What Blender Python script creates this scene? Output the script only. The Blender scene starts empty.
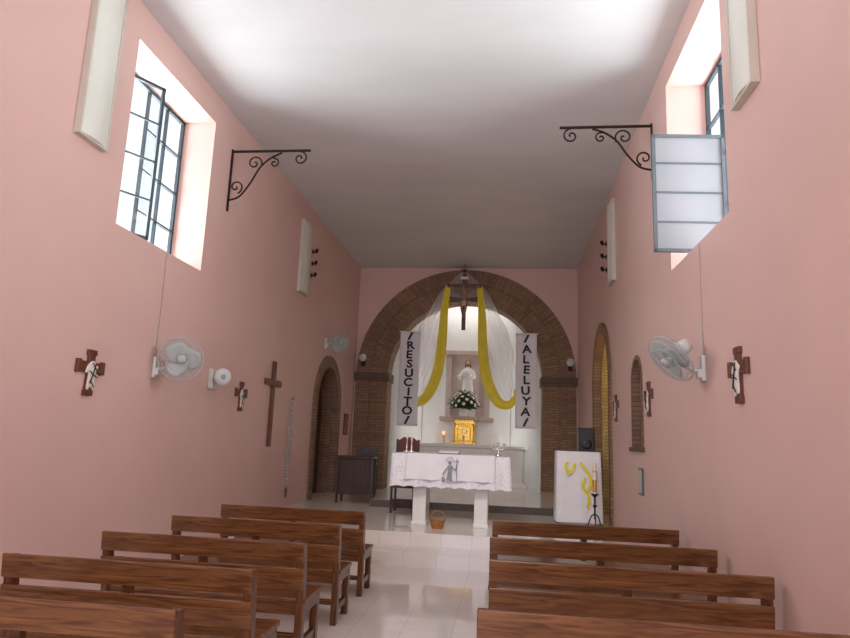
import bpy, bmesh, math, random
from mathutils import Vector, Matrix, noise
random.seed(7)
S=bpy.context.scene
COL=S.collection
try:
    S.view_settings.view_transform='Standard'
except Exception: pass

# ------------------------------------------------------------ constants
XL,XR=-3.82,1.74      # side walls
ZC=5.95               # ceiling
YB=-3.0               # back of the nave
YA=16.2               # arch wall
TH=0.5                # wall thickness
ZP=0.34               # presbytery floor
ZP2=0.46

# ------------------------------------------------------------ materials
def new_mat(name):
    m=bpy.data.materials.new(name); m.use_nodes=True
    nt=m.node_tree; b=nt.nodes['Principled BSDF']
    return m,nt,b
def setc(b,c,r=0.5,metal=0.0,spec=0.5):
    b.inputs['Base Color'].default_value=(*c,1); b.inputs['Roughness'].default_value=r
    b.inputs['Metallic'].default_value=metal
    if 'Specular IOR Level' in b.inputs: b.inputs['Specular IOR Level'].default_value=spec
def plain(name,c,r=0.5,metal=0.0,var=0.12,scale=8.0,bump=0.0,spec=0.5,stretch=(1,1,1)):
    m,nt,b=new_mat(name); setc(b,c,r,metal,spec)
    tc=nt.nodes.new('ShaderNodeTexCoord'); mp=nt.nodes.new('ShaderNodeMapping'); mp.inputs['Scale'].default_value=stretch
    n=nt.nodes.new('ShaderNodeTexNoise'); n.inputs['Scale'].default_value=scale; n.inputs['Detail'].default_value=5
    cr=nt.nodes.new('ShaderNodeValToRGB')
    cr.color_ramp.elements[0].color=(*[x*(1-var) for x in c],1); cr.color_ramp.elements[1].color=(*[min(1,x*(1+var)) for x in c],1)
    cr.color_ramp.elements[0].position=0.3; cr.color_ramp.elements[1].position=0.7
    nt.links.new(tc.outputs['Object'],mp.inputs['Vector']); nt.links.new(mp.outputs['Vector'],n.inputs['Vector'])
    nt.links.new(n.outputs['Fac'],cr.inputs['Fac']); nt.links.new(cr.outputs['Color'],b.inputs['Base Color'])
    if bump:
        bp=nt.nodes.new('ShaderNodeBump'); bp.inputs['Strength'].default_value=bump; bp.inputs['Distance'].default_value=0.02
        nt.links.new(n.outputs['Fac'],bp.inputs['Height']); nt.links.new(bp.outputs['Normal'],b.inputs['Normal'])
    return m
def wood(name,c1,c2,r=0.3,axis=0,scale=3.0):
    m,nt,b=new_mat(name); setc(b,c1,r)
    tc=nt.nodes.new('ShaderNodeTexCoord'); mp=nt.nodes.new('ShaderNodeMapping')
    s=[12.0,12.0,12.0]; s[axis]=0.9; mp.inputs['Scale'].default_value=s
    n=nt.nodes.new('ShaderNodeTexNoise'); n.inputs['Scale'].default_value=scale; n.inputs['Detail'].default_value=8; n.inputs['Distortion'].default_value=1.2
    cr=nt.nodes.new('ShaderNodeValToRGB'); cr.color_ramp.elements[0].color=(*c1,1); cr.color_ramp.elements[1].color=(*c2,1)
    cr.color_ramp.elements[0].position=0.35; cr.color_ramp.elements[1].position=0.68
    nt.links.new(tc.outputs['Object'],mp.inputs['Vector']); nt.links.new(mp.outputs['Vector'],n.inputs['Vector'])
    nt.links.new(n.outputs['Fac'],cr.inputs['Fac']); nt.links.new(cr.outputs['Color'],b.inputs['Base Color'])
    return m
def brickmat(name,c1,c2,mortar,w=0.27,h=0.065,ms=0.007,uv=True,rough=0.8):
    m,nt,b=new_mat(name); setc(b,c1,rough)
    tc=nt.nodes.new('ShaderNodeTexCoord'); br=nt.nodes.new('ShaderNodeTexBrick')
    br.inputs['Color1'].default_value=(*c1,1); br.inputs['Color2'].default_value=(*c2,1); br.inputs['Mortar'].default_value=(*mortar,1)
    br.inputs['Scale'].default_value=1.0; br.inputs['Mortar Size'].default_value=ms; br.inputs['Brick Width'].default_value=w; br.inputs['Row Height'].default_value=h
    nt.links.new(tc.outputs['UV' if uv else 'Object'],br.inputs['Vector'])
    n=nt.nodes.new('ShaderNodeTexNoise'); n.inputs['Scale'].default_value=6
    mx=nt.nodes.new('ShaderNodeMix'); mx.data_type='RGBA'; mx.blend_type='MULTIPLY'; mx.inputs[0].default_value=0.5
    nt.links.new(br.outputs['Color'],mx.inputs[6]); nt.links.new(n.outputs['Fac'],mx.inputs[7]); nt.links.new(mx.outputs[2],b.inputs['Base Color'])
    bp=nt.nodes.new('ShaderNodeBump'); bp.inputs['Strength'].default_value=0.6; bp.inputs['Distance'].default_value=0.01; bp.invert=True
    nt.links.new(br.outputs['Fac'],bp.inputs['Height']); nt.links.new(bp.outputs['Normal'],b.inputs['Normal'])
    return m
def sheer(name,c,alpha):
    m,nt,b=new_mat(name); setc(b,c,0.8)
    out=nt.nodes['Material Output']; t=nt.nodes.new('ShaderNodeBsdfTransparent'); mx=nt.nodes.new('ShaderNodeMixShader')
    d=nt.nodes.new('ShaderNodeBsdfDiffuse'); d.inputs['Color'].default_value=(*c,1)
    tl=nt.nodes.new('ShaderNodeBsdfTranslucent'); tl.inputs['Color'].default_value=(*c,1)
    ad=nt.nodes.new('ShaderNodeMixShader'); ad.inputs[0].default_value=0.45
    nt.links.new(d.outputs[0],ad.inputs[1]); nt.links.new(tl.outputs[0],ad.inputs[2])
    mx.inputs[0].default_value=alpha
    nt.links.new(t.outputs[0],mx.inputs[1]); nt.links.new(ad.outputs[0],mx.inputs[2]); nt.links.new(mx.outputs[0],out.inputs['Surface'])
    nt.nodes.remove(b)
    return m

M_wall=plain('pink_wall_paint',(0.74,0.505,0.445),0.42,var=0.03,scale=1.2,spec=0.4)
M_ceil=plain('ceiling_plaster',(0.70,0.71,0.70),0.6,var=0.045,scale=1.1,stretch=(0.6,1.4,1),bump=0.08)
M_white=plain('white_plaster',(0.84,0.84,0.83),0.6,var=0.02)
M_beige=plain('beige_niche_paint',(0.58,0.46,0.41),0.6,var=0.06)
M_brick=brickmat('warm_brown_brick',(0.31,0.18,0.11),(0.44,0.27,0.165),(0.19,0.13,0.09))
M_brick_lit=brickmat('yellow_lit_brick',(0.70,0.50,0.18),(0.82,0.62,0.26),(0.45,0.32,0.14))  # tan brick with the doorway's yellow light painted into its colour
M_pew=wood('varnished_pew_wood',(0.100,0.036,0.012),(0.25,0.105,0.034),0.22,0)
M_pewleg=wood('varnished_pew_leg_wood',(0.085,0.031,0.011),(0.19,0.075,0.026),0.25,2)
M_dwood=wood('dark_wood',(0.030,0.015,0.011),(0.07,0.035,0.022),0.35,2)
M_cross=wood('cross_wood',(0.10,0.03,0.015),(0.18,0.06,0.03),0.4,2)
M_iron=plain('black_wrought_iron',(0.03,0.015,0.012),0.5,0.5)
M_frame=plain('window_steel_frame',(0.05,0.075,0.09),0.5,0.3)
M_plast=plain('white_plastic',(0.70,0.72,0.67),0.35,var=0.02)
M_blade=plain('fan_blade_plastic',(0.50,0.56,0.52),0.3,var=0.02)
M_hub=plain('grey_plastic',(0.48,0.52,0.52),0.4,var=0.02)
M_blue=plain('blue_grey_plastic',(0.30,0.42,0.52),0.4)
M_fixture=plain('fixture_body',(0.62,0.58,0.49),0.4,var=0.04)
M_diff=plain('fixture_diffuser',(0.76,0.79,0.70),0.3,var=0.03,scale=3)
M_gold=plain('polished_gold',(0.80,0.50,0.10),0.32,0.9,var=0.25,scale=18,bump=0.4)
M_silver=plain('polished_silver',(0.75,0.74,0.72),0.25,0.9,var=0.1)
M_cloth=plain('white_linen',(0.87,0.87,0.91),0.85,var=0.03)
M_yellow=plain('yellow_satin',(0.90,0.76,0.03),0.5,var=0.06,scale=5)
M_paper=plain('white_banner_fabric',(0.90,0.90,0.93),0.8,var=0.02)
M_black=plain('black_lettering',(0.015,0.015,0.018),0.6,var=0.0)
M_blackp=plain('black_plastic',(0.02,0.02,0.022),0.4)
M_stone=plain('altar_marble',(0.84,0.83,0.80),0.3,var=0.06,scale=5)
M_figure=plain('ivory_figure',(0.78,0.74,0.66),0.5,var=0.05)
M_robe=plain('statue_robe',(0.90,0.89,0.86),0.5,var=0.03)
M_hair=plain('statue_hair',(0.16,0.08,0.04),0.6)
M_skin=plain('painted_skin',(0.62,0.40,0.28),0.5)
M_bronze=plain('corpus_paint',(0.30,0.17,0.11),0.5)
M_green=plain('leaf_green',(0.05,0.12,0.04),0.5,var=0.3)
M_petal=plain('white_petals',(0.85,0.83,0.76),0.6,var=0.04)
M_red=plain('dark_red_upholstery',(0.13,0.025,0.02),0.6)
M_wick=plain('wicker',(0.45,0.20,0.06),0.7,var=0.3,scale=40)
M_wax=plain('candle_wax',(0.85,0.80,0.68),0.4,var=0.02)
M_grey=plain('grey_embroidery',(0.30,0.30,0.33),0.8,var=0.3,scale=60)
M_tulle=sheer('white_tulle',(0.92,0.92,0.96),0.50)
M_frost=sheer('frosted_pane',(0.50,0.53,0.56),0.80)
M_darkstep=plain('dark_step_nosing',(0.10,0.08,0.07),0.5)
M_picture=plain('picture_print',(0.35,0.12,0.08),0.5,var=0.6,scale=14)
M_cable=plain('cable',(0.45,0.37,0.34),0.5)
M_plaque=plain('grey_metal_plaque',(0.16,0.15,0.16),0.45,0.4)
mg,nt,b=new_mat('window_glass'); nt.nodes.remove(b)
t=nt.nodes.new('ShaderNodeBsdfTransparent'); t.inputs['Color'].default_value=(0.97,0.99,1,1)
g=nt.nodes.new('ShaderNodeBsdfGlossy'); g.inputs['Roughness'].default_value=0.05
mx=nt.nodes.new('ShaderNodeMixShader'); mx.inputs[0].default_value=0.05
nt.links.new(t.outputs[0],mx.inputs[1]); nt.links.new(g.outputs[0],mx.inputs[2]); nt.links.new(mx.outputs[0],nt.nodes['Material Output'].inputs['Surface'])
M_glass=mg
mf,nt,b=new_mat('candle_flame'); b.inputs['Emission Color'].default_value=(1,0.22,0.10,1); b.inputs['Emission Strength'].default_value=3; setc(b,(1,0.3,0.2),0.5); M_flame=mf
mt,nt,b=new_mat('glossy_floor_tile'); setc(b,(0.6,0.57,0.53),0.07)
tc=nt.nodes.new('ShaderNodeTexCoord'); br=nt.nodes.new('ShaderNodeTexBrick'); br.offset=0; br.inputs['Scale'].default_value=1
br.inputs['Color1'].default_value=(0.86,0.82,0.75,1); br.inputs['Color2'].default_value=(0.89,0.85,0.78,1); br.inputs['Mortar'].default_value=(0.72,0.67,0.60,1)
br.inputs['Mortar Size'].default_value=0.004; br.inputs['Brick Width'].default_value=0.42; br.inputs['Row Height'].default_value=0.42
n=nt.nodes.new('ShaderNodeTexNoise'); n.inputs['Scale'].default_value=3; n.inputs['Detail'].default_value=6
mx=nt.nodes.new('ShaderNodeMix'); mx.data_type='RGBA'; mx.blend_type='MULTIPLY'; mx.inputs[0].default_value=0.12
nt.links.new(tc.outputs['Object'],br.inputs['Vector']); nt.links.new(br.outputs['Color'],mx.inputs[6]); nt.links.new(n.outputs['Fac'],mx.inputs[7]); nt.links.new(mx.outputs[2],b.inputs['Base Color'])
M_tile=mt
ml,nt,b=new_mat('lace_altar_cloth'); setc(b,(0.84,0.84,0.87),0.85)
tc=nt.nodes.new('ShaderNodeTexCoord'); v=nt.nodes.new('ShaderNodeTexVoronoi'); v.inputs['Scale'].default_value=24
cr=nt.nodes.new('ShaderNodeValToRGB'); cr.color_ramp.elements[0].color=(0.66,0.66,0.74,1); cr.color_ramp.elements[0].position=0.12; cr.color_ramp.elements[1].color=(0.88,0.88,0.92,1); cr.color_ramp.elements[1].position=0.42
nt.links.new(tc.outputs['Object'],v.inputs['Vector']); nt.links.new(v.outputs['Distance'],cr.inputs['Fac']); nt.links.new(cr.outputs['Color'],b.inputs['Base Color'])
M_lace=ml

# ------------------------------------------------------------ builder
class B:
    def __init__(s): s.bm=bmesh.new(); s.M=Matrix.Identity(4); s.uv=None
    def add(s,verts,faces):
        vs=[s.bm.verts.new(s.M@Vector(v)) for v in verts]
        fs=[]
        for f in faces:
            try: fs.append(s.bm.faces.new([vs[i] for i in f]))
            except ValueError: pass
        return vs,fs
    def box(s,a,b):
        x0,y0,z0=a; x1,y1,z1=b
        s.add([(x0,y0,z0),(x1,y0,z0),(x1,y1,z0),(x0,y1,z0),(x0,y0,z1),(x1,y0,z1),(x1,y1,z1),(x0,y1,z1)],
              [(0,3,2,1),(4,5,6,7),(0,1,5,4),(1,2,6,5),(2,3,7,6),(3,0,4,7)]); return s
    def prism(s,poly,axis,a,b):
        n=len(poly)
        def P(p,d):
            if axis=='x': return (d,p[0],p[1])
            if axis=='y': return (p[0],d,p[1])
            return (p[0],p[1],d)
        v=[P(p,a) for p in poly]+[P(p,b) for p in poly]
        s.add(v,[tuple(range(n)),tuple(range(2*n-1,n-1,-1))]+[(i,(i+1)%n,n+(i+1)%n,n+i) for i in range(n)]); return s
    def tube(s,pts,r,n=8,closed=False,flat=1.0):
        pts=[Vector(p) for p in pts]; N=len(pts)
        rs=r if isinstance(r,(list,tuple)) else [r]*N
        verts=[];nrm=None
        for i,p in enumerate(pts):
            if closed: t=(pts[(i+1)%N]-pts[i-1])
            else: t=pts[min(i+1,N-1)]-pts[max(i-1,0)]
            t=t.normalized() if t.length>1e-9 else Vector((0,0,1))
            if nrm is None:
                ref=Vector((0,0,1)) if abs(t.z)<0.9 else Vector((1,0,0))
                nrm=t.cross(ref).normalized()
            nrm=(nrm-nrm.dot(t)*t)
            nrm=nrm.normalized() if nrm.length>1e-6 else t.orthogonal().normalized()
            bi=t.cross(nrm)
            for k in range(n):
                a=2*math.pi*k/n
                verts.append(p+nrm*math.cos(a)*rs[i]+bi*math.sin(a)*rs[i]*flat)
        faces=[]
        for i in range(N if closed else N-1):
            j=(i+1)%N
            for k in range(n): faces.append((i*n+k,i*n+(k+1)%n,j*n+(k+1)%n,j*n+k))
        if not closed: faces+= [tuple(range(n-1,-1,-1)),tuple((N-1)*n+k for k in range(n))]
        s.add(verts,faces); return s
    def cyl(s,a,b,r,r2=None,n=16): return s.tube([a,b],[r,r if r2 is None else r2],n)
    def lathe(s,prof,c=(0,0,0),n=24,sx=1,sy=1):
        verts=[];N=len(prof)
        for r,z in prof:
            for k in range(n):
                a=2*math.pi*k/n; verts.append((c[0]+r*math.cos(a)*sx,c[1]+r*math.sin(a)*sy,c[2]+z))
        faces=[(i*n+k,i*n+(k+1)%n,(i+1)*n+(k+1)%n,(i+1)*n+k) for i in range(N-1) for k in range(n)]
        faces+=[tuple(range(n-1,-1,-1)),tuple((N-1)*n+k for k in range(n))]
        s.add(verts,faces); return s
    def ball(s,c,r,n=12,m=8):
        if not isinstance(r,(tuple,list)): r=(r,r,r)
        verts=[(c[0],c[1],c[2]-r[2])]
        for j in range(1,m):
            ph=-math.pi/2+math.pi*j/m
            for k in range(n):
                a=2*math.pi*k/n; verts.append((c[0]+r[0]*math.cos(ph)*math.cos(a),c[1]+r[1]*math.cos(ph)*math.sin(a),c[2]+r[2]*math.sin(ph)))
        verts.append((c[0],c[1],c[2]+r[2])); L=len(verts)-1
        faces=[(0,1+(k+1)%n,1+k) for k in range(n)]
        for j in range(m-2):
            for k in range(n):
                a=1+j*n; faces.append((a+k,a+(k+1)%n,a+n+(k+1)%n,a+n+k))
        a=1+(m-2)*n
        faces+=[(a+k,a+(k+1)%n,L) for k in range(n)]
        s.add(verts,faces); return s
    def grid(s,rows):
        n=len(rows[0]); v=[p for r in rows for p in r]
        s.add(v,[(i*n+k,i*n+k+1,(i+1)*n+k+1,(i+1)*n+k) for i in range(len(rows)-1) for k in range(n-1)]); return s
    def done(s,name,mat,parent=None,smooth=False,bevel=0,recalc=True,label=None):
        if recalc: bmesh.ops.recalc_face_normals(s.bm,faces=s.bm.faces)
        me=bpy.data.meshes.new(name); s.bm.to_mesh(me); s.bm.free()
        if smooth:
            for p in me.polygons: p.use_smooth=True
        me.materials.append(mat)
        o=bpy.data.objects.new(name,me); COL.objects.link(o)
        if bevel:
            m=o.modifiers.new('bevel','BEVEL'); m.width=bevel; m.segments=2; m.limit_method='ANGLE'; m.angle_limit=math.radians(40)
        if parent: o.parent=parent
        if label: o['label']=label
        return o
def thing(name,label,cat,loc=(0,0,0),rz=0,group=None):
    e=bpy.data.objects.new(name,None); e.empty_display_size=0.1; e.location=loc; e.rotation_euler=(0,0,rz)
    COL.objects.link(e); meta(e,label,cat,group); return e
def meta(o,label,cat,group=None):
    o['label']=label; o['category']=cat
    if group: o['group']=group
    return o
def struct(o): o['kind']='structure'; return o
def dup(root,loc,rz=None,label=None,sc=None):
    def rec(o,par):
        c=o.copy(); COL.objects.link(c)
        if par: c.parent=par
        for ch in list(o.children): rec(ch,c)
        return c
    c=rec(root,None); c.location=loc
    if rz is not None: c.rotation_euler=(0,0,rz)
    if sc: c.scale=sc
    if label: c['label']=label
    return c
def cut(obj,cutters):
    for c in cutters:
        m=obj.modifiers.new('b','BOOLEAN'); m.operation='DIFFERENCE'; m.solver='EXACT'; m.object=c
    bpy.context.view_layer.update()
    dg=bpy.context.evaluated_depsgraph_get()
    me=bpy.data.meshes.new_from_object(obj.evaluated_get(dg))
    obj.modifiers.clear(); obj.data=me
    for c in cutters: bpy.data.objects.remove(c,do_unlink=True)
def spline(pts,n=8):
    P=[Vector(p) for p in pts]; out=[]
    for i in range(len(P)-1):
        p0=P[max(i-1,0)];p1=P[i];p2=P[i+1];p3=P[min(i+2,len(P)-1)]
        for k in range(n):
            t=k/n; out.append(0.5*((2*p1)+(p2-p0)*t+(2*p0-5*p1+4*p2-p3)*t*t+(3*p1-p0-3*p2+p3)*t**3))
    out.append(P[-1]); return out
def arch_poly(c,half,base,spring,n=24):
    p=[(c-half,base)]
    for i in range(n+1):
        a=math.pi-math.pi*i/n; p.append((c+half*math.cos(a),spring+half*math.sin(a)))
    p.append((c+half,base)); return p
def brick_arch(name,mat,plane,c,spring,rin,rout,d0,d1,base,parent=None,n=48):
    bm=bmesh.new(); uv=bm.loops.layers.uv.new('UVMap')
    st=[]; legn=6
    for i in range(legn): 
        z=base+(spring-base)*i/legn; st.append(((c-rin,z),(c-rout,z),z-base))
    s0=spring-base; rm=(rin+rout)/2
    for i in range(n+1):
        a=math.pi-math.pi*i/n; st.append(((c+rin*math.cos(a),spring+rin*math.sin(a)),(c+rout*math.cos(a),spring+rout*math.sin(a)),s0+rm*math.pi*i/n))
    s1=s0+rm*math.pi
    for i in range(1,legn+1):
        z=spring-(spring-base)*i/legn; st.append(((c+rin,z),(c+rout,z),s1+(spring-z)))
    def P(p,d): return (p[0],d,p[1]) if plane=='y' else (d,p[0],p[1])
    V=[]
    for i,o,s in st: V.append([bm.verts.new(P(i,d0)),bm.verts.new(P(o,d0)),bm.verts.new(P(i,d1)),bm.verts.new(P(o,d1))])
    w=rout-rin; dd=abs(d1-d0)
    def F(vs,uvs):
        f=bm.faces.new(vs)
        for l,u in zip(f.loops,uvs): l[uv].uv=u
    for k in range(len(st)-1):
        a,b=V[k],V[k+1]; sa,sb=st[k][2],st[k+1][2]
        F([a[0],a[1],b[1],b[0]],[(0,sa),(w,sa),(w,sb),(0,sb)])
        F([a[2],b[2],b[3],a[3]],[(0,sa),(0,sb),(w,sb),(w,sa)])
        F([a[0],b[0],b[2],a[2]],[(0,sa),(0,sb),(dd,sb),(dd,sa)])
        F([a[1],a[3],b[3],b[1]],[(0,sa),(dd,sa),(dd,sb),(0,sb)])
    for q in (V[0],V[-1]): F([q[0],q[1],q[3],q[2]],[(0,0),(w,0),(w,dd),(0,dd)])
    bmesh.ops.recalc_face_normals(bm,faces=bm.faces)
    me=bpy.data.meshes.new(name); bm.to_mesh(me); bm.free(); me.materials.append(mat)
    o=bpy.data.objects.new(name,me); COL.objects.link(o)
    if parent: o.parent=parent
    return o
def skin_fig(name,verts,edges,radii,mat,parent=None,sub=2,root=0,flatx=None):
    me=bpy.data.meshes.new(name); me.from_pydata(verts,edges,[])
    o=bpy.data.objects.new(name,me); COL.objects.link(o)
    m=o.modifiers.new('s','SKIN'); 
    for i,r in enumerate(radii):
        sv=me.skin_vertices[0].data[i]; sv.radius=(r,r) if not isinstance(r,tuple) else r; sv.use_root=(i==root)
    m2=o.modifiers.new('u','SUBSURF'); m2.levels=sub; m2.render_levels=sub
    bpy.context.view_layer.update()
    dg=bpy.context.evaluated_depsgraph_get(); nm=bpy.data.meshes.new_from_object(o.evaluated_get(dg))
    o.modifiers.clear(); o.data=nm; nm.materials.clear(); nm.materials.append(mat)
    if flatx:
        for v in nm.vertices: v.co.x=0.030+(v.co.x-flatx[0])*flatx[1]
    for p in nm.polygons: p.use_smooth=True
    if parent: o.parent=parent
    return o

# ------------------------------------------------------------ room shell
YE=17.6
struct(B().box((XL-TH,YB-TH,-0.2),(XR+TH,8.6,0)).done('floor',M_tile))
struct(B().box((XL,8.6,-0.2),(XR,9.15,0.17)).done('floor',M_tile,bevel=0.008))
struct(B().box((XL,9.15,-0.2),(XR,YE,ZP)).done('floor',M_tile,bevel=0.008))
struct(B().box((-2.45,12.2,ZP),(XR,YE,ZP2)).done('floor',M_tile))
struct(B().box((-2.46,12.17,ZP+0.001),(XR-0.6,12.215,ZP2+0.006)).done('trim_1',M_darkstep))
struct(B().box((XL-TH,YB-TH,ZC),(XR+TH,YA+0.5,ZC+0.2)).done('ceiling',M_ceil))
WZL,WZR=3.56,3.47
wl=B().box((XL-TH,YB-TH,-0.2),(XL,YE,ZC)).done('wall_left',M_wall)
cut(wl,[B().box((XL-TH-.1,5.68,WZL),(XL+.1,7.5,5.56)).done('c',M_wall),
        B().prism(arch_poly(13.75,0.85,ZP-.005,2.22),'x',XL-0.40,XL+.1).done('c',M_wall)])
struct(wl)
wr=B().box((XR,YB-TH,-0.2),(XR+TH,YE,ZC)).done('wall_right',M_wall)
cut(wr,[B().box((XR-.1,5.18,WZR),(XR+TH+.1,7.02,5.62)).done('c',M_wall),
        B().prism(arch_poly(12.15,0.93,ZP-.005,2.75),'x',XR-.1,XR+0.45).done('c',M_wall),
        B().prism(arch_poly(8.98,0.34,1.60,2.45),'x',XR-.1,XR+0.30).done('c',M_wall)])
struct(wr)
wb=B().box((XL-TH,YB-TH,0),(XR+TH,YB,ZC)).done('wall_back',M_wall)
cut(wb,[B().prism(arch_poly(-1.04,1.1,-.1,2.4),'y',YB-TH-.1,YB+.1).done('c',M_wall),
        B().box((-2.9,YB-TH-.1,3.7),(0.8,YB+.1,5.5)).done('c',M_wall)]); struct(wb)
CX=-1.04
wf=B().box((XL,YA,ZP),(XR,YA+0.45,ZC)).done('wall_front',M_wall)
cut(wf,[B().prism(arch_poly(CX,2.3,ZP-.1,3.15),'y',YA-.1,YA+.6).done('c',M_wall)]); struct(wf)
struct(brick_arch('trim_2',M_brick,'y',CX,3.15,2.38,2.74,YA-0.06,YA+0.40,ZP,n=64))
struct(brick_arch('trim_3',M_brick,'y',CX,3.15,1.93,2.38,YA-0.02,YA+0.62,ZP,n=64))
for sx in (-1,1):
    a=CX+sx*1.88; b_=CX+sx*2.77
    x0,x1=min(a,b_),max(a,b_)
    o=B().box((x0,YA-0.12,3.06),(x1,YA+0.62,3.20)).box((x0-0.0,YA-0.09,2.98),(x1,YA+0.6,3.06)).done('trim_4',M_brick,bevel=0.01); struct(o)
struct(B().box((XL,YA+1.3,ZP),(XR,YE,ZC)).done('wall_apse',M_white))
struct(B().box((XL,YA+0.45,5.6),(XR,YE,ZC)).done('ceiling',M_white))
struct(B().box((XL,YA+0.62,ZP),(XL+0.62,YA+1.3,5.6)).done('wall_apse',M_white))
struct(B().box((XR-0.62,YA+0.62,ZP),(XR,YA+1.3,5.6)).done('wall_apse',M_white))
def doorway(n,x,sgn,yc,half,base,spring,bm,ring=0.22,inner=None):
    struct(brick_arch('trim_6',bm,'x',yc,spring,half-0.03,half+ring,x-sgn*0.04,x+sgn*0.12,base,n=32))
    struct(brick_arch('trim_15',inner or bm,'x',yc,spring,half-0.04,half+0.05,x+sgn*0.12,x+sgn*0.36,base,n=32))
    xd=x+sgn*0.35
    d=B().prism(arch_poly(yc,half,base,spring),'x',xd,xd+sgn*0.04).done('door_%d'%n,M_dwood,bevel=0.004)
    for k in (-1,1):
        for z0,z1 in ((base+0.15,base+1.0),(base+1.1,spring)):
            B().box((xd-sgn*0.03,yc+k*half*0.5-half*0.36,z0),(xd,yc+k*half*0.5+half*0.36,z1)).done('door_panel',M_dwood,d,bevel=0.01)
    B().ball((xd-sgn*0.05,yc-0.06,base+1.0),0.03).done('knob',M_gold,d,True)
    struct(d)
doorway(1,XL,-1,13.75,0.85,ZP,2.22,M_brick)
doorway(2,XR,1,12.15,0.93,ZP,2.75,M_brick,0.14,M_brick_lit)
struct(brick_arch('trim_7',M_brick,'x',8.98,2.45,0.31,0.365,XR-0.015,XR+0.10,1.60,n=24))
struct(B().box((XR-0.05,8.58,1.54),(XR+0.12,9.38,1.60)).done('trim_8',M_brick,bevel=0.01))
gr=B()
for k in range(-4,5):
    gr.tube([(XR+0.16,8.98+k*0.13-0.5,1.6),(XR+0.16,8.98+k*0.13+0.5,2.75)],0.010,6)
    gr.tube([(XR+0.17,8.98+k*0.13+0.5,1.6),(XR+0.17,8.98+k*0.13-0.5,2.75)],0.010,6)
bmesh.ops.bisect_plane(gr.bm,geom=gr.bm.verts[:]+gr.bm.edges[:]+gr.bm.faces[:],plane_co=(0,8.66,0),plane_no=(0,-1,0),clear_outer=True)
bmesh.ops.bisect_plane(gr.bm,geom=gr.bm.verts[:]+gr.bm.edges[:]+gr.bm.faces[:],plane_co=(0,9.30,0),plane_no=(0,1,0),clear_outer=True)
wn=B().prism(arch_poly(8.98,0.335,1.605,2.45),'x',XR+0.22,XR+0.24).done('window_3',M_beige); struct(wn)
gr.done('grille',M_iron,wn)

# ------------------------------------------------------------ windows
M_blueframe=plain('pale_casement_frame',(0.13,0.17,0.19),0.5)
def win(n,x,sgn,y0,y1,z0,z1,leaf,cols,rws):
    w=B(); t=0.020
    xa,xb=sorted((x,x+sgn*0.04))
    def bar(ya,yb,za,zb): w.box((xa,ya,za),(xb,yb,zb))
    bar(y0,y0+0.04,z0,z1); bar(y1-0.04,y1,z0,z1); bar(y0,y1,z0,z0+0.04); bar(y0,y1,z1-0.04,z1)
    for yy in cols: bar(yy-t/2,yy+t/2,z0,z1)
    for k in range(1,rws):
        zz=z0+(z1-z0)*k/rws; bar(cols[0],y1,zz-t/2,zz+t/2)
    W=struct(w.done('window_%d'%n,M_frame))
    xm=(xa+xb)/2
    B().box((xm-0.003,cols[0],z0+.04),(xm+0.003,y1-0.04,z1-.04)).done('glass_pane',M_glass,W)
    (hx,hy),(fx,fy),lz0,lz1,gm=leaf
    L=math.hypot(fx-hx,fy-hy)
    c=B(); c.M=Matrix.Translation((hx,hy,0))@Matrix.Rotation(math.atan2(fy-hy,fx-hx),4,'Z')
    c.box((0,-.015,lz0),(0.035,.015,lz1)); c.box((L-.035,-.015,lz0),(L,.015,lz1)); c.box((0,-.015,lz0),(L,.015,lz0+.035)); c.box((0,-.015,lz1-.035),(L,.015,lz1))
    rows=4
    for k in range(1,rows):
        zz=lz0+(lz1-lz0)*k/rows; c.box((0,-.01,zz-.009),(L,.01,zz+.009))
    cf=c.done('casement',M_frame if gm is not M_frost else M_blueframe,W)
    g=B(); g.M=Matrix.Translation((hx,hy,0))@Matrix.Rotation(math.atan2(fy-hy,fx-hx),4,'Z')
    g.box((0.03,-.003,lz0+.03),(L-.03,.003,lz1-.03)); g.done('pane',gm,cf)
win(1,XL-0.42,-1,5.68,7.5,WZL,5.56,((XL-0.38,5.95),(XL-0.10,6.42),3.62,5.42,M_glass),(6.66,7.08),4)
win(2,XR+0.42,1,5.18,7.02,WZR,5.62,((XR+0.41,6.45),(XR-0.31,6.40),3.50,4.74,M_frost),(6.10,6.56),4)

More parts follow.
